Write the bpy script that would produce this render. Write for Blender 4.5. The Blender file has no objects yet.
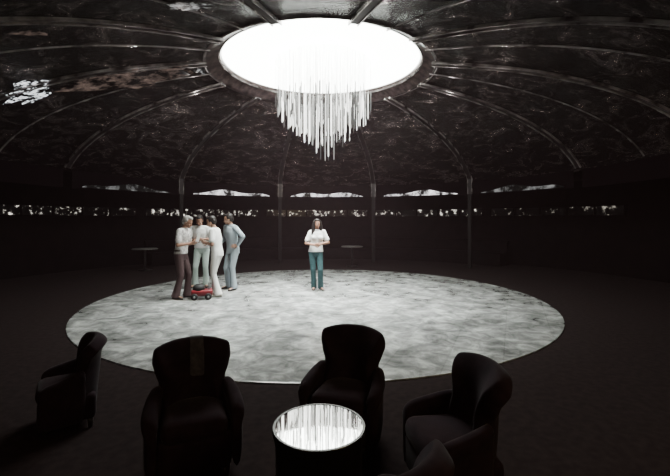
import bpy, bmesh, math, random
from mathutils import Vector, Matrix
random.seed(7)
S = bpy.context.scene
COL = S.collection
PI = math.pi
F, HOR, EYE = 400.0, 219.0, 1.70          # focal length in pixels, horizon row, eye height

# ------------------------------------------------------------------ materials
def mat(name, col, rough=.6, metal=0, emit=None, es=0, sheen=0, spec=.5):
    m = bpy.data.materials.new(name); m.use_nodes = True
    b = m.node_tree.nodes['Principled BSDF']
    b.inputs['Base Color'].default_value = (*col, 1)
    b.inputs['Roughness'].default_value = rough
    b.inputs['Metallic'].default_value = metal
    b.inputs['Specular IOR Level'].default_value = spec
    if sheen:
        b.inputs['Sheen Weight'].default_value = sheen
        b.inputs['Sheen Roughness'].default_value = .4
    if emit:
        b.inputs['Emission Color'].default_value = (*emit, 1)
        b.inputs['Emission Strength'].default_value = es
    return m
def nd(m, t, **kw):
    n = m.node_tree.nodes.new(t)
    for k, v in kw.items():
        if k in n.inputs: n.inputs[k].default_value = v
        else: setattr(n, k, v)
    return n
def lk(m, a, ao, b, bi): m.node_tree.links.new(a.outputs[ao], b.inputs[bi])
def bs(m): return m.node_tree.nodes['Principled BSDF']
def ramp(m, stops):
    r = nd(m, 'ShaderNodeValToRGB'); e = r.color_ramp.elements
    while len(e) < len(stops): e.new(.5)
    for el, (p, c) in zip(e, stops): el.position = p; el.color = (*c, 1)
    return r
def noisy(m, c1, c2, scale, detail=4, bump=0):
    tc = nd(m, 'ShaderNodeTexCoord'); n = nd(m, 'ShaderNodeTexNoise', Scale=scale, Detail=detail)
    lk(m, tc, 'Object', n, 'Vector')
    r = ramp(m, [(.35, c1), (.65, c2)]); lk(m, n, 'Fac', r, 'Fac'); lk(m, r, 'Color', bs(m), 'Base Color')
    if bump:
        b = nd(m, 'ShaderNodeBump', Strength=bump, Distance=.05); lk(m, n, 'Fac', b, 'Height'); lk(m, b, 'Normal', bs(m), 'Normal')
    return m

M = {}
M['velvet'] = noisy(mat('velvet', (.01,.006,.009), .9, sheen=.07, spec=.06), (.014,.008,.012), (.023,.013,.018), 9)
M['cushion'] = noisy(mat('cushion_velvet', (.014,.008,.012), .9, sheen=.07, spec=.06), (.016,.009,.013), (.025,.014,.019), 9)
M['darkwood'] = mat('dark_wood', (.012,.008,.006), .4)
M['carpet'] = noisy(mat('carpet', (.014,.009,.009), .95, spec=.05), (.016,.011,.0115), (.024,.017,.017), 14, 8)
M['wall'] = noisy(mat('wall', (.012,.008,.008), .9, spec=.05), (.003,.002,.0024), (.006,.0037,.0042), 3)
M['soffit'] = mat('soffit_paint', (.004,.0022,.003), .95, spec=.02)
M['rail'] = noisy(mat('rail_metal', (.42,.36,.35), .25, .7), (.10,.085,.085), (.80,.74,.72), 3.5, 7)
M['web'] = mat('rib_web', (.010,.006,.007), .4)
M['post'] = mat('post_paint', (.008,.006,.006), .6, spec=.2)
M['ring'] = noisy(mat('ring_metal', (.06,.04,.04), .35, .6), (.012,.008,.009), (.12,.09,.085), 6, 7)
M['mirror'] = mat('mirror', (.98,.99,.98), .03, 1)
M['black'] = mat('black_lacquer', (.006,.005,.005), .35)
M['cloth'] = noisy(mat('grey_cloth', (.10,.085,.08), .9), (.030,.027,.034), (.060,.053,.062), 25)
M['red'] = mat('red_paint', (.17,.008,.014), .4)
M['rubber'] = mat('rubber', (.008,.008,.008), .7)
M['steel'] = mat('steel', (.25,.25,.25), .4, .9)
M['paper'] = mat('paper', (.8,.8,.76), .8)
M['tabletop'] = mat('pale_tabletop', (.14,.13,.125), .3)
M['skin'] = mat('skin', (.40,.23,.16), .5)
M['skin2'] = mat('skin_tan', (.34,.18,.12), .5)
M['eye'] = mat('eye', (.05,.035,.03), .2)
M['lips'] = mat('lips', (.30,.12,.10), .5)
M['hair_dark'] = mat('hair_dark', (.010,.007,.006), .5)
M['hair_grey'] = noisy(mat('hair_grey', (.3,.28,.26), .6), (.2,.19,.18), (.38,.36,.34), 60)
M['white_cloth'] = mat('white_cotton', (.82,.82,.80), .85)
M['print_cloth'] = noisy(mat('printed_cotton', (.5,.48,.46), .85), (.28,.26,.26), (.76,.74,.72), 22)
M['white_trouser'] = mat('white_trouser', (.78,.78,.75), .85)
M['brown_trouser'] = mat('brown_trouser', (.07,.040,.042), .85)
M['mint_trouser'] = mat('mint_trouser', (.46,.55,.51), .85)
M['blue_suit'] = mat('blue_grey_suit', (.30,.355,.39), .85)
M['teal_denim'] = noisy(mat('teal_denim', (.03,.16,.17), .85), (.018,.064,.072), (.036,.10,.11), 30)
M['shoe'] = mat('shoe_leather', (.02,.014,.012), .4)
M['shoe_light'] = mat('shoe_canvas', (.55,.52,.48), .7)
M['belt'] = mat('belt_leather', (.03,.018,.012), .5)
M['diffuser'] = mat('light_diffuser', (.9,.9,.9), .6, emit=(.96,1.0,.93), es=16)
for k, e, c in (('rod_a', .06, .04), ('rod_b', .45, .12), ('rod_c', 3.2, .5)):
    M[k] = mat('crystal_'+k, (c,c,c*.98), .08, emit=(1,.99,.94), es=e)  # glow in three strengths stands in for light the crystal catches
# marble dance floor
m = mat('marble_floor', (.2,.2,.2), .3); M['marble'] = m
tc = nd(m, 'ShaderNodeTexCoord'); mp = nd(m, 'ShaderNodeMapping'); mp.inputs['Rotation'].default_value = (0,0,.42)
lk(m, tc, 'Object', mp, 'Vector')
n1 = nd(m, 'ShaderNodeTexNoise', Scale=3.4, Detail=9, Roughness=.66, Distortion=.7); lk(m, mp, 'Vector', n1, 'Vector')
n2 = nd(m, 'ShaderNodeTexNoise', Scale=1.1, Detail=6, Roughness=.6, Distortion=.4); lk(m, mp, 'Vector', n2, 'Vector')
bk = nd(m, 'ShaderNodeTexBrick', Scale=1.0); lk(m, mp, 'Vector', bk, 'Vector')
bk.inputs['Color1'].default_value = (.6,.6,.6,1); bk.inputs['Color2'].default_value = (1,1,1,1); bk.inputs['Mortar'].default_value = (.5,.5,.5,1)
bk.inputs['Mortar Size'].default_value = .008; bk.inputs['Brick Width'].default_value = .62; bk.inputs['Row Height'].default_value = .62; bk.offset = 0
r1 = ramp(m, [(.34, (.20,.208,.205)), (.50, (.43,.44,.43)), (.66, (.80,.81,.79))]); lk(m, n1, 'Fac', r1, 'Fac')
r2 = ramp(m, [(.36, (.48,.48,.48)), (.62, (1,1,1))]); lk(m, n2, 'Fac', r2, 'Fac')
x1 = nd(m, 'ShaderNodeMix', data_type='RGBA', blend_type='MULTIPLY'); x1.inputs[0].default_value = .85
lk(m, r1, 'Color', x1, 6); lk(m, r2, 'Color', x1, 7)
x2 = nd(m, 'ShaderNodeMix', data_type='RGBA', blend_type='MULTIPLY'); x2.inputs[0].default_value = .45
m.node_tree.links.new(x1.outputs[2], x2.inputs[6]); lk(m, bk, 'Color', x2, 7)
m.node_tree.links.new(x2.outputs[2], bs(m).inputs['Base Color'])
r3 = ramp(m, [(.35, (.10,.10,.10)), (.65, (.24,.24,.24))]); lk(m, n2, 'Fac', r3, 'Fac'); lk(m, r3, 'Color', bs(m), 'Roughness')
# dark crumpled reflective dome lining, shiny only in patches
m = mat('dome_lining', (.008,.004,.006), .15, spec=.4); M['dome'] = m
tc = nd(m, 'ShaderNodeTexCoord')
mp = nd(m, 'ShaderNodeMapping'); mp.inputs['Scale'].default_value = (1,1,3); lk(m, tc, 'Object', mp, 'Vector')
n1 = nd(m, 'ShaderNodeTexNoise', Scale=3.5, Detail=9, Roughness=.75, Distortion=1.5); lk(m, mp, 'Vector', n1, 'Vector')
b = nd(m, 'ShaderNodeBump', Strength=1.0, Distance=.5); lk(m, n1, 'Fac', b, 'Height'); lk(m, b, 'Normal', bs(m), 'Normal')
n2 = nd(m, 'ShaderNodeTexNoise', Scale=1.9, Detail=10, Roughness=.75, Distortion=1); lk(m, mp, 'Vector', n2, 'Vector')
r = ramp(m, [(.53, (0,0,0)), (.59, (1,1,1))]); lk(m, n2, 'Fac', r, 'Fac'); lk(m, r, 'Color', bs(m), 'Metallic')
r = ramp(m, [(.4, (.005,.003,.004)), (.54, (.02,.013,.014)), (.64, (.75,.64,.63))]); lk(m, n2, 'Fac', r, 'Fac'); lk(m, r, 'Color', bs(m), 'Base Color')
# patchy glow: daylight through foliage for windows, painted reflections for the dome glints
def patchy_glow_mat(name, lo, hi, es, scale, stretch=(1,1,1), tint=(1,1,1)):
    m = mat(name, (.01,.01,.01), .2)
    tc = nd(m, 'ShaderNodeTexCoord'); mp = nd(m, 'ShaderNodeMapping'); mp.inputs['Scale'].default_value = stretch
    lk(m, tc, 'Object', mp, 'Vector')
    n = nd(m, 'ShaderNodeTexNoise', Scale=scale, Detail=5, Roughness=.7); lk(m, mp, 'Vector', n, 'Vector')
    r = ramp(m, [(lo, (0,0,0)), (hi, tint)]); lk(m, n, 'Fac', r, 'Fac')
    bs(m).inputs['Emission Strength'].default_value = es
    lk(m, r, 'Color', bs(m), 'Emission Color')
    return m
M['pane_bright'] = patchy_glow_mat('pane_bright', .44, .64, 2.4, 3.0, tint=(1,.96,.98))
M['pane_dim'] = patchy_glow_mat('pane_dim', .48, .70, .35, 2.6)
M['pane_slit'] = patchy_glow_mat('pane_slit', .565, .67, 1.9, 5.0, tint=(1,.92,.82))
M['pane_slit_dim'] = patchy_glow_mat('pane_slit_dim', .58, .72, .55, 5.0, tint=(1,.90,.76))
M['glint'] = patchy_glow_mat('glint_glow', .50, .60, 2.4, 8, tint=(.94,.97,1))  # self-lit patches painting the sheen of the dome lining
M['glint_soft'] = patchy_glow_mat('glint_glow_soft', .46, .66, .5, 8)
M['glint_dim'] = patchy_glow_mat('glint_glow_dim', .44, .72, .20, 4, tint=(1,.70,.58))

# ------------------------------------------------------------------ object helpers
def obj(name, bm, m, parent=None, smooth=True, sub=0):
    bmesh.ops.recalc_face_normals(bm, faces=bm.faces[:])
    me = bpy.data.meshes.new(name); bm.to_mesh(me); bm.free()
    ms = m if isinstance(m, (list, tuple)) else [m]
    for x in ms: me.materials.append(x)
    for p in me.polygons: p.use_smooth = smooth
    o = bpy.data.objects.new(name, me); COL.objects.link(o)
    if parent: o.parent = parent
    if sub:
        s = o.modifiers.new('sub', 'SUBSURF'); s.levels = sub; s.render_levels = sub
    return o
def tag(o, label, cat, group=None):
    o['label'] = label; o['category'] = cat
    if group: o['group'] = group
    return o
def struct(o, label=None):
    o['kind'] = 'structure'
    if label: o['label'] = label
    return o
def thing(name, label, cat, loc=(0,0,0), rz=0, group=None):
    o = bpy.data.objects.new(name, None); COL.objects.link(o)
    o.location = loc; o.rotation_euler = (0,0,rz); o.empty_display_size = .1
    return tag(o, label, cat, group)
def dup(root, loc, rz, label, group=None):
    r = root.copy(); COL.objects.link(r); r.location = loc; r.rotation_euler = (0,0,rz); r['label'] = label
    if group: r['group'] = group
    for ch in list(root.children):
        c = ch.copy(); COL.objects.link(c); c.parent = r
        for g in ch.children:
            d = g.copy(); COL.objects.link(d); d.parent = c
    return r
def lathe(bm, prof, seg=64, a0=0, a1=2*PI, mi=0):
    full = abs(a1-a0-2*PI) < 1e-6
    n = seg if full else seg+1
    rings = []
    for (r, z) in prof:
        if r < 1e-6: rings.append([bm.verts.new((0,0,z))]); continue
        rings.append([bm.verts.new((r*math.sin(a0+(a1-a0)*i/seg), r*math.cos(a0+(a1-a0)*i/seg), z)) for i in range(n)])
    for A, B in zip(rings, rings[1:]):
        for i in range(seg):
            j = (i+1) % n
            if len(A) == 1 and len(B) == 1: continue
            if len(A) == 1: f = bm.faces.new((A[0], B[i], B[j]))
            elif len(B) == 1: f = bm.faces.new((A[i], B[0], A[j]))
            else: f = bm.faces.new((A[i], B[i], B[j], A[j]))
            f.material_index = mi
def box(bm, c, s, bev=0, rot=None):
    r = bmesh.ops.create_cube(bm, size=1); vs = r['verts']
    for v in vs: v.co = Vector((v.co.x*s[0], v.co.y*s[1], v.co.z*s[2]))
    if bev:
        es = list({e for v in vs for e in v.link_edges})
        q = bmesh.ops.bevel(bm, geom=es, offset=bev, segments=3, affect='EDGES', profile=.5)
        vs = list({v for f in q['faces'] for v in f.verts} | {v for v in vs if v.is_valid})
    for v in vs:
        if rot: v.co = rot @ v.co
        v.co += Vector(c)
def loft(bm, rings, cap=True, mi=0):
    R = [[bm.verts.new(p) for p in ring] for ring in rings]
    n = len(R[0])
    for A, B in zip(R, R[1:]):
        for i in range(n):
            f = bm.faces.new((A[i], A[(i+1)%n], B[(i+1)%n], B[i])); f.material_index = mi
    if cap:
        for r in (R[0], R[-1]):
            f = bm.faces.new(r); f.material_index = mi
def capsule(bm, a, b, ra, rb, seg=12):
    a, b = Vector(a), Vector(b); d = b-a; L = d.length
    if L < 1e-5: d = Vector((0,0,1))
    d.normalize(); u = d.orthogonal().normalized(); w = d.cross(u)
    st = []
    for k in range(1, 5): t = -PI/2+PI/2*k/4; st.append((a+d*ra*math.sin(t), ra*math.cos(t)))
    for k in range(0, 4): t = PI/2*k/4; st.append((b+d*rb*math.sin(t), rb*math.cos(t)))
    rings = [[c+u*r*math.cos(2*PI*i/seg)+w*r*math.sin(2*PI*i/seg) for i in range(seg)] for c, r in st]
    loft(bm, rings)
def ell(bm, c, r, Mx=None, sub=3):
    q = bmesh.ops.create_icosphere(bm, subdivisions=sub, radius=1)
    for v in q['verts']:
        v.co = Vector((v.co.x*r[0]+c[0], v.co.y*r[1]+c[1], v.co.z*r[2]+c[2]))
        if Mx: v.co = Mx @ v.co
def stack(bm, rings, seg=24):
    loft(bm, [[(cx+rx*math.cos(2*PI*i/seg), cy+ry*math.sin(2*PI*i/seg), z) for i in range(seg)] for (cx,cy,z,rx,ry) in rings])
def remesh(name, bm, m, voxel, parent, it=4):
    bmesh.ops.recalc_face_normals(bm, faces=bm.faces[:])
    me = bpy.data.meshes.new('tmp'); bm.to_mesh(me); bm.free()
    t = bpy.data.objects.new('tmp', me); COL.objects.link(t)
    r = t.modifiers.new('r', 'REMESH'); r.mode = 'VOXEL'; r.voxel_size = voxel; r.adaptivity = 0
    s = t.modifiers.new('s', 'SMOOTH'); s.factor = .5; s.iterations = it
    bpy.context.view_layer.update()
    dg = bpy.context.evaluated_depsgraph_get()
    nm = bpy.data.meshes.new_from_object(t.evaluated_get(dg)); nm.name = name
    bpy.data.objects.remove(t); bpy.data.meshes.remove(me)
    nm.materials.clear(); nm.materials.append(m)
    for p in nm.polygons: p.use_smooth = True
    o = bpy.data.objects.new(name, nm); COL.objects.link(o); o.parent = parent
    return o

# ------------------------------------------------------------------ room
CX, CY = -.32, 8.7
DC = Vector((CX, CY, 0))
RB, RW, ZC = 7.0, 9.4, 2.95
def dome_h(r): return 2.55 + 2.45*math.sqrt(max(0, 1-(r/7.12)**2))
bm = bmesh.new(); lathe(bm, [(0,0), (RW+.1,0)], 96)
o = struct(obj('floor', bm, M['carpet'], smooth=False), 'dark carpeted floor around the dance floor'); o.location = DC
bm = bmesh.new()
N = 24; prof = [(2.42+(RB-2.42)*math.sin(PI/2*i/N), 0) for i in range(N+1)]
prof = [(r, dome_h(r)) for r, _ in prof]
lathe(bm, [(2.42, dome_h(2.42)+.02)] + prof + [(RB, ZC)], 120)
o = struct(obj('ceiling', bm, M['dome']), 'dark domed ceiling with shiny patches'); o.location = DC
bm = bmesh.new(); lathe(bm, [(RB-.02, ZC), (RW+.1, ZC)], 120)
o = struct(obj('trim_60', bm, M['soffit']), 'flat black soffit around the dome'); o.location = DC
for nm, a0, a1 in (('wall_back', -110, 110), ('wall_front', 110, 250)):
    bm = bmesh.new(); lathe(bm, [(RW,0), (RW,ZC)], 60, math.radians(a0), math.radians(a1))
    o = struct(obj(nm, bm, M['wall'])); o.location = DC
# ribs: two light rails with a dark web, and a post below
def pol(a, r, z, t=0):   # angle from +Y, radius, height, tangential shift
    return Vector((CX+r*math.sin(a)+t*math.cos(a), CY+r*math.cos(a)-t*math.sin(a), z))
RIBP = [(2.36+(6.96-2.36)*math.sin(PI/2*i/26)) for i in range(27)]
RIBP = [(r, dome_h(r)-.01) for r in RIBP]
def strip(bm, a, path, t0, t1, d0, d1, mi):
    rings = []
    for i, (r, z) in enumerate(path):
        p0 = path[max(0,i-1)]; p1 = path[min(len(path)-1,i+1)]
        tr, tz = p1[0]-p0[0], p1[1]-p0[1]; L = math.hypot(tr,tz); nr, nz = tz/L, -tr/L   # inward normal
        rings.append([pol(a, r+nr*d0, z+nz*d0, t0), pol(a, r+nr*d0, z+nz*d0, t1), pol(a, r+nr*d1, z+nz*d1, t1), pol(a, r+nr*d1, z+nz*d1, t0)])
    loft(bm, rings, True, mi)
for k in range(12):
    a = math.radians(15+30*k)
    bm = bmesh.new()
    back = 60 < (15+30*k) < 300
    path = RIBP + ([] if back else [(6.98, 2.55)])
    strip(bm, a, path, -.085, -.067, 0, .05, 0); strip(bm, a, path, .067, .085, 0, .05, 0); strip(bm, a, path, -.067, .067, 0, .02, 1)
    if not back: strip(bm, a, [(6.98, 2.55), (6.98, 1.5), (6.98, .02)], -.06, .06, 0, .07, 2)
    struct(obj('trim_%d' % (k+1), bm, [M['rail'], M['web'], M['post']], smooth=False), 'arched dome rib with two pale rails')
for j, dg_ in enumerate((91, 122, 150, 210, 238, 269)):
    bm = bmesh.new(); strip(bm, math.radians(dg_), RIBP, -.010, .010, 0, .025, 0)
    struct(obj('trim_%d' % (40+j), bm, M['rail'], smooth=False), 'thin shiny purlin between two dome ribs')
# clerestory slivers under the dome rim and slit windows in the far wall
def curved_pane(a0, a1, r, zlo, zhi, mtl, name, seg=24, parent=None):
    bm = bmesh.new(); A = []
    for i in range(seg+1):
        u = i/seg; a = a0+(a1-a0)*u
        A.append((bm.verts.new(pol(a, r, zlo(u))), bm.verts.new(pol(a, r, zhi(u)))))
    for p, q in zip(A, A[1:]): bm.faces.new((p[0], q[0], q[1], p[1]))
    return obj(name, bm, mtl, parent, smooth=False)
W = 0
for k in range(-3, 4):
    c = 30*k; a0, a1 = math.radians(c-13.9), math.radians(c+13.9)
    bm = bmesh.new(); seg = 24                                 # valance panel carrying the sliver window
    A = [(bm.verts.new(pol(a0+(a1-a0)*i/seg, 6.93, 2.52)), bm.verts.new(pol(a0+(a1-a0)*i/seg, 6.93, 2.99))) for i in range(seg+1)]
    for p, q in zip(A, A[1:]): bm.faces.new((p[0], q[0], q[1], p[1]))
    struct(obj('trim_%d' % (20+k), bm, M['soffit'], smooth=False), 'dark valance panel below the dome edge')
    if abs(k) > 2: continue
    W += 1
    p = curved_pane(a0+.04, a1-.04, 6.91, lambda u: 2.565, lambda u: 2.58+.19*max(0, 1-(2*u-1)**2)**.8*(.72+.28*math.sin(u*10+2.1*k)), M['pane_bright'] if abs(k) < 2 else M['pane_dim'], 'window_%d' % W, seg=48)
    struct(p, 'thin arched clerestory window at the foot of the dome')
for k in range(-4, 3):
    c = 30*k-3; a0, a1 = math.radians(c-14), math.radians(c+14)
    W += 1
    p = curved_pane(a0, a1, RW-.04, lambda u: 1.82, lambda u: 2.10, M['pane_slit'] if -3 < k < 2 else M['pane_slit_dim'], 'window_%d' % W)
    struct(p, 'long narrow slit window in the dark far wall')
    bm = bmesh.new()
    for (z0, z1) in ((1.78,1.82), (2.10,2.14)):
        rings = [[pol(a0+(a1-a0)*i/20, RW-.07, z0), pol(a0+(a1-a0)*i/20, RW-.02, z0), pol(a0+(a1-a0)*i/20, RW-.02, z1), pol(a0+(a1-a0)*i/20, RW-.07, z1)] for i in range(21)]
        loft(bm, rings)
    for j in range(6):
        a = a0+(a1-a0)*j/5
        loft(bm, [[pol(a, RW-.07, z, -.03), pol(a, RW-.02, z, -.03), pol(a, RW-.02, z, .03), pol(a, RW-.07, z, .03)] for z in (1.80, 2.12)])
    f = obj('window_frame', bm, M['soffit'], p, smooth=False)
# ragged glowing patches standing in for reflections on the dome lining
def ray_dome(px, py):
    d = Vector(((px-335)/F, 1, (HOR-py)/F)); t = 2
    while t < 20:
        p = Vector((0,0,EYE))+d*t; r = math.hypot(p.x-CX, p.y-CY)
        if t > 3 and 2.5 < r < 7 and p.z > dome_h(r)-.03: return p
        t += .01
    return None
def glint(px, py, w, h, label, m, tilt=0):
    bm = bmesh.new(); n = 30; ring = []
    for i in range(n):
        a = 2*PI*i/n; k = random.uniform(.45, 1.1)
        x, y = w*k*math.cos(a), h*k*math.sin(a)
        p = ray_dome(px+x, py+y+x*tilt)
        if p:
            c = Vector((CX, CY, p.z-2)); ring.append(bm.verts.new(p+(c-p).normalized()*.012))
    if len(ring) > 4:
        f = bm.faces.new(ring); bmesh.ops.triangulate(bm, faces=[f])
        tag(obj('ceiling_glint', bm, m, smooth=False), label, 'glint')
glint(28, 93, 29, 14, 'largest ragged bright painted reflection on the dome lining at far left', M['glint'], -.22)
glint(190, 6, 26, 5, 'pale painted reflection on the dome lining above the round light ring', M['glint_soft'])
glint(128, 78, 75, 11, 'long faint brownish painted reflection on the dome between the left ribs', M['glint_dim'], -.12)
glint(203, 71, 11, 3, 'small pale painted reflection on the dome lining just left of the light ring', M['glint_soft'])
glint(30, 33, 24, 4, 'dim pale painted reflection on the dome at the upper left corner', M['glint_dim'])

# dance floor
bm = bmesh.new(); lathe(bm, [(0,.02), (4.58,.02), (4.60,.015), (4.60,.0)], 128)
o = tag(obj('dance_floor', bm, M['marble'], smooth=False), 'round pale grey marble dance floor in the middle of the room', 'dance floor'); o.location = (-.31, CY, 0)

# round ceiling light
UP = .09
t = thing('ceiling_light', 'huge round glowing white ceiling light at the top of the dome', 'ceiling light', (CX+.03, CY, UP))
bm = bmesh.new(); lathe(bm, [(0,5.04), (1.2,5.03), (2.2,5.0)], 96); obj('diffuser', bm, M['diffuser'], t)
bm = bmesh.new(); lathe(bm, [(2.10,5.06), (2.10,4.95), (2.14,4.91), (2.24,4.88), (2.36,4.79), (2.44,4.75), (2.50,4.80), (2.48,5.06), (2.10,5.06)], 96); obj('ring_frame', bm, M['ring'], t)
bm = bmesh.new(); lathe(bm, [(2.115,4.935), (2.135,4.902), (2.155,4.902), (2.155,4.935), (2.115,4.935)], 96); obj('ring_edge', bm, M['rail'], t)

# chandelier: crystal rods on thin wires
t = thing('chandelier', 'tiered cluster of long white crystal rods hanging below the round light', 'chandelier', (CX+.06, CY, 0))
bm = bmesh.new(); lathe(bm, [(0,5.03+UP), (1.03,5.02+UP), (1.05,4.99+UP), (1.03,4.97+UP), (0,4.97+UP)], 48); obj('mounting_plate', bm, M['diffuser'], t)
def rod(bm, x, y, zt, zb, r, mi=0):
    seg = 6; a0 = random.random()
    rr = [(.0015, 4.98+UP), (.0015, zt), (r, zt-.05), (r, zb+.03), (r*.45, zb)]
    loft(bm, [[(x+q*math.cos(a0+2*PI*i/seg), y+q*math.sin(a0+2*PI*i/seg), z) for i in range(seg)] for q, z in rr], True, mi)
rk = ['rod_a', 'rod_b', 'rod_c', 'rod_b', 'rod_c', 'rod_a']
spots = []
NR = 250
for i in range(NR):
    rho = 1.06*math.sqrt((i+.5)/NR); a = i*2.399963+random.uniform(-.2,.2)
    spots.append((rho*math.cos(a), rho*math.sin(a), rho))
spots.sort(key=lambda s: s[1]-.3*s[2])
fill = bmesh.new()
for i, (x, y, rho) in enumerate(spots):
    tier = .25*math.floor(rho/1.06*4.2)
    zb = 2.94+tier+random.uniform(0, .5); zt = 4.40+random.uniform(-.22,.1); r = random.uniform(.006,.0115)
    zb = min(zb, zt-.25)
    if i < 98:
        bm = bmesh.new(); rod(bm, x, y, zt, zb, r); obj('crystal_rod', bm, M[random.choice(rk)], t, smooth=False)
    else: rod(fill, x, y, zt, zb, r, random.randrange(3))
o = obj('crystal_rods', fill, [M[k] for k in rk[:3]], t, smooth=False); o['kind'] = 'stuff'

# ------------------------------------------------------------------ armchairs (face -Y locally)
def interp(tab, z):
    for (a, x), (b, y) in zip(tab, tab[1:]):
        if z <= b:
            k = (z-a)/(b-a); k = k*k*(3-2*k); return x+(y-x)*k
    return tab[-1][1]
def make_chair(label):
    t = thing('armchair', label, 'chair')
    bm = bmesh.new(); box(bm, (0,.0,.205), (.46,.46,.25), .05); obj('seat_base', bm, M['velvet'], t)
    bm = bmesh.new(); box(bm, (0,-.035,.36), (.41,.42,.15), .065); obj('cushion', bm, M['cushion'], t)
    tab = [(.15,.262), (.42,.262), (.57,.236), (.67,.275), (.76,.312), (.86,.306)]
    bm = bmesh.new(); nu, nv = 18, 18; G = []
    for j in range(nv+1):
        z = .15+.66*j/nv; row = []
        for i in range(nu+1):
            u = -1+2*i/nu
            y = .19+.05*(z-.25)/.6-.15*u*u*(1-.35*j/nv)
            if z > .66: y += .05*((z-.66)/.13)**2
            zz = z-(.055*abs(u)**3.5)*(j/nv)**6
            row.append(bm.verts.new((u*(interp(tab, z)-.045), y, zz)))
        G.append(row)
    for j in range(nv):
        for i in range(nu): bm.faces.new((G[j][i], G[j][i+1], G[j+1][i+1], G[j+1][i]))
    o = obj('backrest', bm, M['velvet'], t)
    s = o.modifiers.new('solid', 'SOLIDIFY'); s.thickness = .12; s.offset = 0
    s = o.modifiers.new('sub', 'SUBSURF'); s.levels = 2; s.render_levels = 2
    for sx in (-1, 1):
        bm = bmesh.new(); rings = []
        st = [(.15,.212,.585,.75), (.09,.232,.56,.9), (.02,.248,.535,1), (-.07,.257,.51,1), (-.13,.260,.495,1), (-.175,.258,.48,.97), (-.21,.254,.46,.82), (-.222,.253,.435,.5)]
        for (y, xc, zt, k) in st:
            p = [(-.036*k,.07), (-.036*k,.28), (-.036*k, zt-.12)]
            for q in range(9):
                a = math.radians(220-260*q/8); p.append((.008+.054*k*math.cos(a), zt-.056+.056*k*math.sin(a)))
            p += [(.042*k, zt-.12), (.044*k,.28), (.042*k,.07)]
            rings.append([(sx*(xc+px), y, pz) for px, pz in p])
        loft(bm, rings); obj('arm', bm, M['velvet'], t, sub=1)
    for sx in (-1,1):
        for sy in (-.18, .18):
            bm = bmesh.new(); lathe(bm, [(0,0), (.018,0), (.028,.09), (0,.09)], 12)
            o = obj('leg', bm, M['darkwood'], t); o.location = (sx*.19, sy, 0)
    return t
def face(v): return math.atan2(v[0], -v[1])       # turn -Y to point along v
TX, TY = -.085, 2.14
chA = make_chair('dark velvet armchair left of the mirror table with a faint cloth strip over its back')
chA.location = (-.96, 2.72, 0); chA.rotation_euler.z = math.radians(22)
G = 'dark armchairs around the mirror table'; chA['group'] = G
backA = [c for c in chA.children if c.name.startswith('backrest')][0]
dup(chA, (.08, 3.06, 0), math.radians(-20), 'dark velvet armchair behind the mirror table, facing the camera')
dup(chA, (.71, 2.44, 0), face((-1,-.14)), 'dark velvet armchair right of the mirror table, seen from its side')
o = dup(chA, (.16, 1.66, 0), face((-.7,.7)), 'nearest dark armchair, only its back showing at the bottom of the frame'); o.scale = (.95,.95,.95)
o = dup(chA, (-2.22, 3.32, 0), face((-.75,-.5)), 'shadowy dark armchair standing apart at the far left, seen from its side'); o.scale = (.86,.86,.86)
# cloth strip lying on chair A's upper back
bm = bmesh.new()
prf = [(.12,.58), (.13,.64), (.14,.70), (.155,.75), (.18,.80), (.23,.84), (.29,.85)]
rows = [[bm.verts.new((x*(1+.15*math.sin(3*i))+.03, y, z)) for x in (-.045,-.015,.015,.045)] for i, (y, z) in enumerate(prf)]
for A, B in zip(rows, rows[1:]):
    for i in range(3): bm.faces.new((A[i], A[i+1], B[i+1], B[i]))
o = obj('cloth_strip', bm, M['cloth']); o.location = chA.location; o.rotation_euler = chA.rotation_euler
s = o.modifiers.new('sub', 'SUBSURF'); s.levels = 2; s.render_levels = 2
s = o.modifiers.new('wrap', 'SHRINKWRAP'); s.target = backA; s.offset = .006; s.wrap_mode = 'ABOVE_SURFACE'
tag(o, 'faint narrow greyish cloth strip lying on the back of the left armchair', 'cloth')

# mirror-topped drum table
t = thing('side_table', 'round black drum table with a bright mirror top between the armchairs', 'table', (TX, TY, 0))
bm = bmesh.new(); lathe(bm, [(0,0), (.215,0), (.22,.03), (.225,.05), (.232,.50), (.24,.55), (.24,.585), (0,.585)], 48); obj('drum', bm, M['black'], t)
bm = bmesh.new(); lathe(bm, [(0,.598), (.233,.598), (.233,.585)], 64); obj('mirror_top', bm, M['mirror'], t, smooth=False)
bm = bmesh.new(); lathe(bm, [(.233,.585), (.233,.600), (.245,.600), (.247,.597), (.247,.57), (.24,.565)], 64); obj('rim', bm, M['black'], t, smooth=False)

# ------------------------------------------------------------------ far side furniture in the shade
def make_small_table(label):
    t = thing('cocktail_table', label, 'table')
    bm = bmesh.new(); lathe(bm, [(0,.70), (.38,.70), (.40,.715), (.38,.73), (0,.73)], 32); obj('tabletop', bm, M['tabletop'], t)
    bm = bmesh.new(); lathe(bm, [(0,.03), (.03,.04), (.03,.70), (0,.70)], 12); obj('pedestal', bm, M['black'], t)
    bm = bmesh.new(); lathe(bm, [(0,0), (.22,0), (.22,.02), (.04,.05), (0,.05)], 24); obj('base', bm, M['black'], t)
    return t
t0 = None
for px, Z, lb in ((145, 13.2, 'small round table in the shade behind the group of men'), (352, 14.3, 'small round table in the shade behind the woman')):
    if not t0: t0 = make_small_table(lb); t0.location = ((px-335)/F*Z, Z, 0); t0['group'] = 'small tables beyond the dance floor'
    else: dup(t0, ((px-335)/F*Z, Z, 0), 0, lb)
t = thing('banquette', 'long dark curved banquette along the far wall', 'sofa', (CX, CY, 0))
A0, A1 = math.radians(-48), math.radians(48)
bm = bmesh.new(); lathe(bm, [(8.35,0), (8.35,.42), (8.42,.46), (8.9,.46), (8.9,0), (8.35,0)], 48, A0, A1); obj('seat', bm, M['wall'], t)
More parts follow.
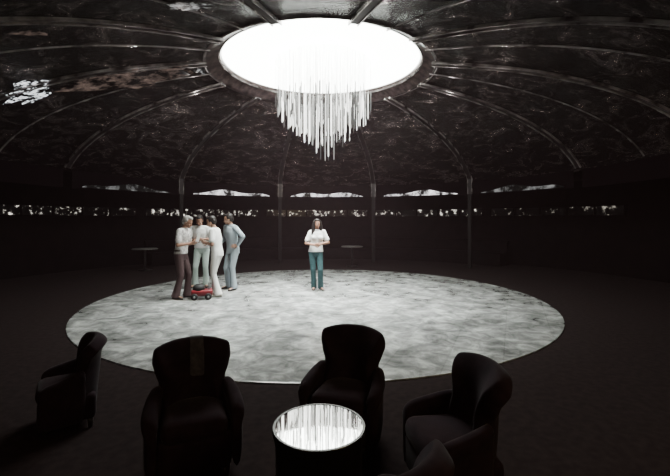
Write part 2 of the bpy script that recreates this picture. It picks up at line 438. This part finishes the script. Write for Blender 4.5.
bm = bmesh.new(); lathe(bm, [(8.86,.46), (8.92,.85), (8.98,.9), (9.06,.9), (9.1,.85), (9.1,0), (8.9,0), (8.86,.46)], 48, A0, A1); obj('backrest', bm, M['wall'], t)

# ------------------------------------------------------------------ little red machine
t = thing('floor_machine', 'small red wheeled machine on the dance floor among the four men', 'machine', (-2.80, 8.42, .02), math.radians(14)); t.scale = (1.06,1.06,1.06)
bm = bmesh.new(); box(bm, (0,0,.13), (.40,.26,.12), .04); obj('body', bm, M['red'], t)
bm = bmesh.new(); lathe(bm, [(0,.18), (.12,.18), (.11,.25), (.07,.29), (0,.30)], 24); o = obj('motor_cover', bm, M['rubber'], t); o.location = (-.06,0,0)
bm = bmesh.new(); capsule(bm, (.14,-.08,.17), (.14,-.08,.32), .012,.012); capsule(bm, (.14,.08,.17), (.14,.08,.32), .012,.012); capsule(bm, (.14,-.08,.32), (.14,.08,.32), .014,.014); obj('handle', bm, M['steel'], t)
for sx in (-.13,.13):
    for sy in (-1, 1):
        bm = bmesh.new(); lathe(bm, [(0,-.025), (.05,-.025), (.065,-.015), (.065,.015), (.05,.025), (0,.025)], 20)
        w = obj('wheel', bm, M['rubber'], t); w.location = (sx, sy*.145, .065); w.rotation_euler = (PI/2,0,0)
        bm = bmesh.new(); lathe(bm, [(0,-.03), (.022,-.03), (.022,.03), (0,.03)], 12); obj('hub', bm, M['steel'], w)

# ------------------------------------------------------------------ people (face -Y locally, 1.70 m)
def ik(a, c, l1, l2, pole):
    a, c = Vector(a), Vector(c); d = c-a; L = min(d.length, (l1+l2)*.995)
    d.normalize(); c = a+d*L
    x = (l1*l1-l2*l2+L*L)/(2*L); h = math.sqrt(max(0, l1*l1-x*x))
    p = Vector(pole); p = (p-d*p.dot(d)).normalized()
    return a+d*x+p*h, c
def hand(bm, w, d, n, side, curl):
    """w wrist, d pointing direction, n palm normal, side +1/-1 = where the thumb lies along d x n"""
    d = Vector(d).normalized(); n = Vector(n); n = (n-d*n.dot(d)).normalized(); s = d.cross(n)*side
    kn = []
    for i, (off, ln) in enumerate(((.033,.090), (.011,.095), (-.011,.090), (-.032,.082))):
        k = w+d*ln+s*off; kn.append(k); capsule(bm, w+s*off*.55+d*.012, k, .015, .0115, 8)
    for i, k in enumerate(kn):
        L = (.072,.080,.074,.058)[i]; c = curl; dd = d+s*(.10,.03,-.04,-.12)[i]; p = k
        for f, fr in ((.45,.0095), (.32,.0085), (.23,.0075)):
            v = (dd.normalized()*math.cos(c)+n*math.sin(c)).normalized(); q = p+v*L*f
            capsule(bm, p, q, fr, fr*.92, 8); p = q; c += curl*.8
    b = w+d*.025+s*.028
    v = (d*.62+s*.75+n*.25).normalized(); q = b+v*.045; capsule(bm, b, q, .0135, .011, 8)
    v = (d*.9+s*.25+n*.4).normalized(); capsule(bm, q, q+v*.038, .0105, .0085, 8)
def person(label, loc, yaw, H, pose, look):
    t = thing('person', label, 'person', loc, yaw); k = H/1.70; t.scale = (k,k,k)
    fem = look.get('fem', False)
    sw = .155 if fem else .178; hw = .085
    lean = pose.get('lean', 0)                        # chest pushed towards -Y
    shift = pose.get('shift', 0)                      # hips pushed sideways
    ch = lambda z: -lean*max(0, z-.95)/.45
    # joints
    hips = {s: Vector((s*hw+shift, 0, .90+s*shift*.3)) for s in (-1,1)}
    feet = pose['feet']                               # {s:(x,y,turn)}
    ank, kne, toe = {}, {}, {}
    for s in (-1,1):
        x, y, tu = feet[s]; a = Vector((x, y, .085)); kn, a = ik(hips[s], a, .42, .415, (x*.3,-1,0))
        kne[s], ank[s] = kn, a; toe[s] = a+Vector((math.sin(tu)*.15, -math.cos(tu)*.15, -.055))
    sh = {s: Vector((s*sw, ch(1.40)+.01, 1.395-s*shift*.3)) for s in (-1,1)}
    elb, wri = {}, {}
    for s in (-1,1):
        h = pose['hand'][s]; elb[s], wri[s] = ik(sh[s], h['w'], .285, .255, h['pole'])
    neck0 = Vector((0, ch(1.42)+.015, 1.42)); neck1 = Vector((0, ch(1.5)-.005-pose.get('pitch',0)*.03, 1.50))
    HM = Matrix.Translation(neck1) @ Matrix.Rotation(pose.get('turn',0), 4, 'Z') @ Matrix.Rotation(pose.get('pitch',0), 4, 'X')
    # ---- body
    bm = bmesh.new()
    wa = .115 if fem else .138; cw = .145 if fem else .168; hp = .165 if fem else .158
    sf = lambda z: shift*max(0, min(1, (1.25-z)/.3))
    stack(bm, [(sf(z), y, z, rx, ry) for (y, z, rx, ry) in ((0,.80,.09,.07), (.005,.86,hp-.01,.10), (.005,.93,hp,.105), (ch(1.03),1.05,wa,.088), (ch(1.2),1.18,cw-.012,.10), (ch(1.3),1.30,cw,.108), (ch(1.38)+.005,1.385,cw-.015,.09), (ch(1.42)+.01,1.43,.08,.065), (ch(1.44)+.01,1.455,.05,.05))])
    capsule(bm, neck0, neck1+Vector((0,0,.03)), .056, .05)
    for s in (-1,1):
        capsule(bm, (s*.09, ch(1.4)+.01, 1.40), sh[s], .06, .056)
        capsule(bm, sh[s], elb[s], .050, .039); capsule(bm, elb[s], wri[s], .039, .026)
        h = pose['hand'][s]
        hand(bm, wri[s], h.get('d', wri[s]-elb[s]), h['n'], h.get('side', s), h.get('curl', .5))
        capsule(bm, hips[s], kne[s], .083, .055); mid = kne[s].lerp(ank[s], .3)
        capsule(bm, kne[s], mid, .052, .055); capsule(bm, mid, ank[s], .055, .036); capsule(bm, ank[s]-Vector((0,0,.035)), toe[s], .036, .026)
    ell(bm, (0,.005,.115), (.074,.094,.098), HM); ell(bm, (0,-.025,.055), (.056,.066,.062), HM)   # skull, jaw
    ell(bm, (0,-.075,.022), (.026,.022,.02), HM, 2)                                              # chin
    ell(bm, (0,-.098,.068), (.013,.02,.024), HM, 2); ell(bm, (0,-.088,.093), (.009,.014,.03), HM, 2)   # nose
    ell(bm, (0,-.078,.120), (.045,.013,.010), HM, 2)                                             # brow
    for s in (-1,1):
        ell(bm, (s*.077,.01,.085), (.010,.02,.03), HM, 2); ell(bm, (s*.036,-.068,.068), (.024,.02,.024), HM, 2)
    remesh('body', bm, look['skin'], .0055, t, 3)
    for s in (-1,1):
        bm = bmesh.new(); ell(bm, (s*.031,-.083,.101), (.010,.006,.0055), HM, 2); obj('eye', bm, M['eye'], t)
    bm = bmesh.new(); ell(bm, (0,-.090,.037), (.020,.007,.005), HM, 2); obj('mouth', bm, M['lips'], t)
    # ---- hair
    bm = bmesh.new()
    ell(bm, (0,.036,.142), (.086,.092,.088), HM); ell(bm, (0,.055,.095), (.083,.068,.085), HM); ell(bm, (0,-.022,.195), (.062,.055,.032), HM)
    for s in (-1,1): ell(bm, (s*.072,.020,.125), (.018,.042,.05), HM)
    if look.get('long'):
        for s in (-1,1):
            capsule(bm, HM @ Vector((s*.068,-.015,.155)), HM @ Vector((s*.090,-.01,.04)), .038, .046); capsule(bm, HM @ Vector((s*.090,-.01,.04)), HM @ Vector((s*.108,-.03,-.15)), .046, .042)
            capsule(bm, HM @ Vector((s*.05,.07,.10)), HM @ Vector((s*.06,.095,-.22)), .05, .045)
        capsule(bm, HM @ Vector((0,.075,.10)), HM @ Vector((0,.105,-.24)), .05, .05)
    remesh('hair', bm, look['hair'], .009, t, 5)
    # ---- shirt / jacket
    bm = bmesh.new(); e = .016; lo = look.get('hem', .93)
    st = [(0,.005,lo,hp+e+.006,.112+e), (0,ch(1.03),1.05,wa+e+(.03 if fem else .012),.096+e), (0,ch(1.2),1.18,cw+e-.004,.106+e), (0,ch(1.3),1.30,cw+e+.004,.112+e), (0,ch(1.38)+.005,1.39,cw-.01+e,.09+e), (0,ch(1.42)+.012,1.44,.082,.072)]
    if lo < .9: st.insert(1, (0,.005,.95,hp+e,.108+e))
    stack(bm, [(sf(z), y, z, rx, ry) for (_, y, z, rx, ry) in st])
    if fem:
        for s in (-1,1): ell(bm, (s*.07, ch(1.27)-.085, 1.265), (.07,.06,.065))
    for s in (-1,1):
        capsule(bm, (s*.09, ch(1.4)+.01, 1.40), sh[s], .074, .066)
        if look.get('sleeve', 'short') == 'short': capsule(bm, sh[s], sh[s].lerp(elb[s], .72), .064, .064)
        else:
            capsule(bm, sh[s], elb[s], .064, .056); capsule(bm, elb[s], elb[s].lerp(wri[s], .88), .056, .043)
    remesh(look.get('top_name', 'shirt'), bm, look['top'], .010, t, 4)
    bm = bmesh.new(); stack(bm, [(0,ch(1.43)+.012,1.43,.085,.075), (0,ch(1.45)+.012,1.472,.066,.062), (0,ch(1.45)+.012,1.468,.058,.056), (0,ch(1.43)+.012,1.43,.06,.06)]); obj('collar', bm, look['top'], t)
    # ---- trousers
    bm = bmesh.new(); fl = look.get('flare', .085); th = look.get('thigh', .098)
    stack(bm, [(sf(z), y, z, rx, ry) for (y, z, rx, ry) in ((.0,.80,.13,.095), (.005,.86,hp+.008,.115), (.005,.93,hp+.010,.118), (.002,1.0,wa+.030,.105), (0,1.03,wa+.022,.098))])
    for s in (-1,1):
        capsule(bm, hips[s]+Vector((0,0,-.02)), kne[s], th, .066)
        end = ank[s]-Vector((0,0,.045))
        a, b = kne[s], end; d = (b-a).normalized(); u = d.orthogonal().normalized(); w = d.cross(u)
        loft(bm, [[c+u*r*math.cos(2*PI*i/16)+w*r*math.sin(2*PI*i/16) for i in range(16)] for c, r in ((a,.064), (a.lerp(b,.35),.064), (a.lerp(b,.75),.064+.4*(fl-.064)), (b,fl))])
    remesh('trousers', bm, look['bottom'], .010, t, 4)
    if look.get('belt'):
        bm = bmesh.new(); stack(bm, [(sf(.985),.002,.985,wa+.042,.116), (sf(1.02),.002,1.02,wa+.040,.113)]); obj('belt', bm, M['belt'], t)
    for s in (-1,1):
        bm = bmesh.new(); a = ank[s]; d = (toe[s]-a); d.z = 0; d.normalize(); b0 = Vector((a.x, a.y, 0))
        rings = []
        for f, wd, h in ((-.075,.022,.05), (-.06,.036,.085), (0,.040,.095), (.06,.043,.072), (.12,.047,.055), (.165,.040,.042), (.19,.018,.028)):
            c = b0+d*f; q = Vector((-d.y, d.x, 0))
            rings.append([c+q*wd*math.cos(2*PI*i/14)+Vector((0,0,max(0, h*.5+h*.5*math.sin(2*PI*i/14)*1.0))) for i in range(14)])
        loft(bm, rings); obj('shoe', bm, look['shoe'], t)
    return t
Zf = .02
def at(px, Z): return ((px-335)/F*Z, Z, Zf)
# woman: hands together in front of the waist
person('person in a white top and dark teal jeans standing alone, hands at the waist', at(317, 9.55), math.radians(6), 1.66,
  {'feet': {-1: (-.075,.0,-.15), 1: (.085,-.06,.3)}, 'turn': .15, 'pitch': .08, 'shift': -.03,
   'hand': {-1: {'w': (-.075,-.215,1.10), 'pole': (-1,.5,-.5), 'd': (1,-.25,.05), 'n': (0,1,.1), 'side': -1, 'curl': .5},
             1: {'w': (.075,-.195,1.12), 'pole': (1,.5,-.5), 'd': (-1,-.25,-.05), 'n': (0,1,.1), 'side': 1, 'curl': .5}}},
  dict(fem=True, skin=M['skin2'], hair=M['hair_dark'], long=True, top=M['white_cloth'], hem=.92, bottom=M['teal_denim'], flare=.074, thigh=.092, shoe=M['shoe']))
# left man in profile with a sheet of paper
P1 = person('person with grey hair, printed shirt and dark brown trousers, reading a paper', at(181, 8.5), math.radians(84), 1.73,
  {'feet': {-1: (-.12,.06,-.2), 1: (.11,-.08,.2)}, 'lean': .07, 'pitch': .45,
   'hand': {-1: {'w': (-.10,-.26,1.15), 'pole': (-.6,.4,-1), 'd': (.55,-.8,.35), 'n': (.7,0,.5), 'side': -1, 'curl': .7},
             1: {'w': (.10,-.26,1.15), 'pole': (.6,.4,-1), 'd': (-.55,-.8,.35), 'n': (-.7,0,.5), 'side': 1, 'curl': .7}}},
  dict(skin=M['skin2'], hair=M['hair_grey'], top=M['print_cloth'], bottom=M['brown_trouser'], flare=.095, shoe=M['shoe'], belt=True))
bm = bmesh.new()
g = [[bm.verts.new((-.075+.05*i, -.355-.014*j, 1.20+.045*j+.010*math.sin(i*1.7))) for i in range(4)] for j in range(5)]
for A, B in zip(g, g[1:]):
    for i in range(3): bm.faces.new((A[i], A[i+1], B[i+1], B[i]))
o = obj('paper_sheet', bm, M['paper']); o.location = P1.location; o.rotation_euler = P1.rotation_euler
tag(o, 'white paper sheet held by the grey-haired man', 'paper')
# second man, set further back, facing the camera and looking down
person('person with dark hair, white shirt and pale mint trousers, facing the camera looking down', at(201, 9.9), math.radians(6), 1.76,
  {'feet': {-1: (-.14,.0,-.3), 1: (.12,.02,.25)}, 'lean': .08, 'pitch': .5, 'shift': .02,
   'hand': {-1: {'w': (-.06,-.29,1.13), 'pole': (-1,.3,-.6), 'd': (.7,-.6,.1), 'n': (.3,.6,.3), 'side': -1, 'curl': .6},
             1: {'w': (.07,-.30,1.16), 'pole': (1,.3,-.6), 'd': (-.7,-.6,.1), 'n': (-.3,.6,.3), 'side': 1, 'curl': .6}}},
  dict(skin=M['skin2'], hair=M['hair_dark'], top=M['white_cloth'], bottom=M['mint_trouser'], flare=.09, shoe=M['shoe'], belt=True))
# third man all in white, in profile to the left
person('person dressed all in white with dark hair, in profile facing the grey-haired man', at(217, 8.74), math.radians(-92), 1.73,
  {'feet': {-1: (-.10,-.05,-.2), 1: (.11,.07,.2)}, 'lean': .06, 'pitch': .4,
   'hand': {-1: {'w': (-.12,-.23,1.12), 'pole': (-.5,.5,-1), 'd': (.5,-.8,.3), 'n': (.8,0,.2), 'side': -1, 'curl': .7},
             1: {'w': (.12,-.23,1.16), 'pole': (.5,.5,-1), 'd': (-.5,-.8,.3), 'n': (-.8,0,.2), 'side': 1, 'curl': .7}}},
  dict(skin=M['skin'], hair=M['hair_dark'], top=M['white_cloth'], hem=.86, bottom=M['white_trouser'], flare=.09, shoe=M['shoe_light']))
# fourth man in a blue-grey suit, left hand on hip, elbow out behind him
person('person in a pale blue-grey suit with one hand on the hip, rightmost of the group', at(232, 9.6), math.radians(-40), 1.79,
  {'feet': {-1: (-.13,.03,-.3), 1: (.14,-.05,.3)}, 'lean': .04, 'pitch': .3, 'turn': -.7, 'shift': .03,
   'hand': {-1: {'w': (-.17,-.20,1.05), 'pole': (-.6,.4,-1), 'n': (1,0,.1), 'side': -1, 'curl': .5},
             1: {'w': (.235,-.02,1.01), 'pole': (1,.15,.0), 'd': (-.5,-.85,-.15), 'n': (-1,.3,0), 'side': 1, 'curl': .4}}},
  dict(skin=M['skin'], hair=M['hair_dark'], top=M['blue_suit'], top_name='jacket', hem=.82, sleeve='long', bottom=M['blue_suit'], flare=.09, shoe=M['shoe']))

# ------------------------------------------------------------------ lights, haze, camera
def point(loc, w, col, r=.4):
    l = bpy.data.lights.new('added_point', 'POINT'); l.energy = w; l.color = col; l.shadow_soft_size = r
    o = bpy.data.objects.new('added_light', l); COL.objects.link(o); o.location = loc
point((2.4, .6, 2.5), 85, (1,.74,.40)); point((-1.4, .2, 2.5), 26, (1,.74,.48))  # unseen warm fill lights added to lift the dark foreground
for dg_ in (-62, -98, -132, 62, 98, 132):          # tiny lights added under the dome for glints on ribs and lining
    p = pol(math.radians(dg_), 3.6, 4.15); point(p, 11, (1,.93,.88), .02)
l = bpy.data.lights.new('downlight', 'AREA'); l.shape = 'DISK'; l.size = 3.0; l.energy = 360; l.color = (.96,1,.97); l.spread = math.radians(75)
o = bpy.data.objects.new('downlight', l); COL.objects.link(o); o.location = (CX, CY, 4.98)   # the beam of the round ceiling light
w = bpy.data.worlds.new('World'); S.world = w; w.use_nodes = True
nt = w.node_tree
nt.nodes['Background'].inputs['Color'].default_value = (.004,.003,.003,1)
vs = nt.nodes.new('ShaderNodeVolumeScatter'); vs.inputs['Color'].default_value = (1,.66,.72,1); vs.inputs['Density'].default_value = .0019
nt.links.new(vs.outputs[0], nt.nodes['World Output'].inputs['Volume'])
cd = bpy.data.cameras.new('camera'); cam = bpy.data.objects.new('camera', cd); COL.objects.link(cam)
cam.location = (0,0,EYE); cam.rotation_euler = (PI/2,0,0)
cd.sensor_fit = 'HORIZONTAL'; cd.sensor_width = 36; cd.lens = 36*F/670; cd.shift_y = -(238-HOR)/670; cd.clip_start = .05
S.camera = cam
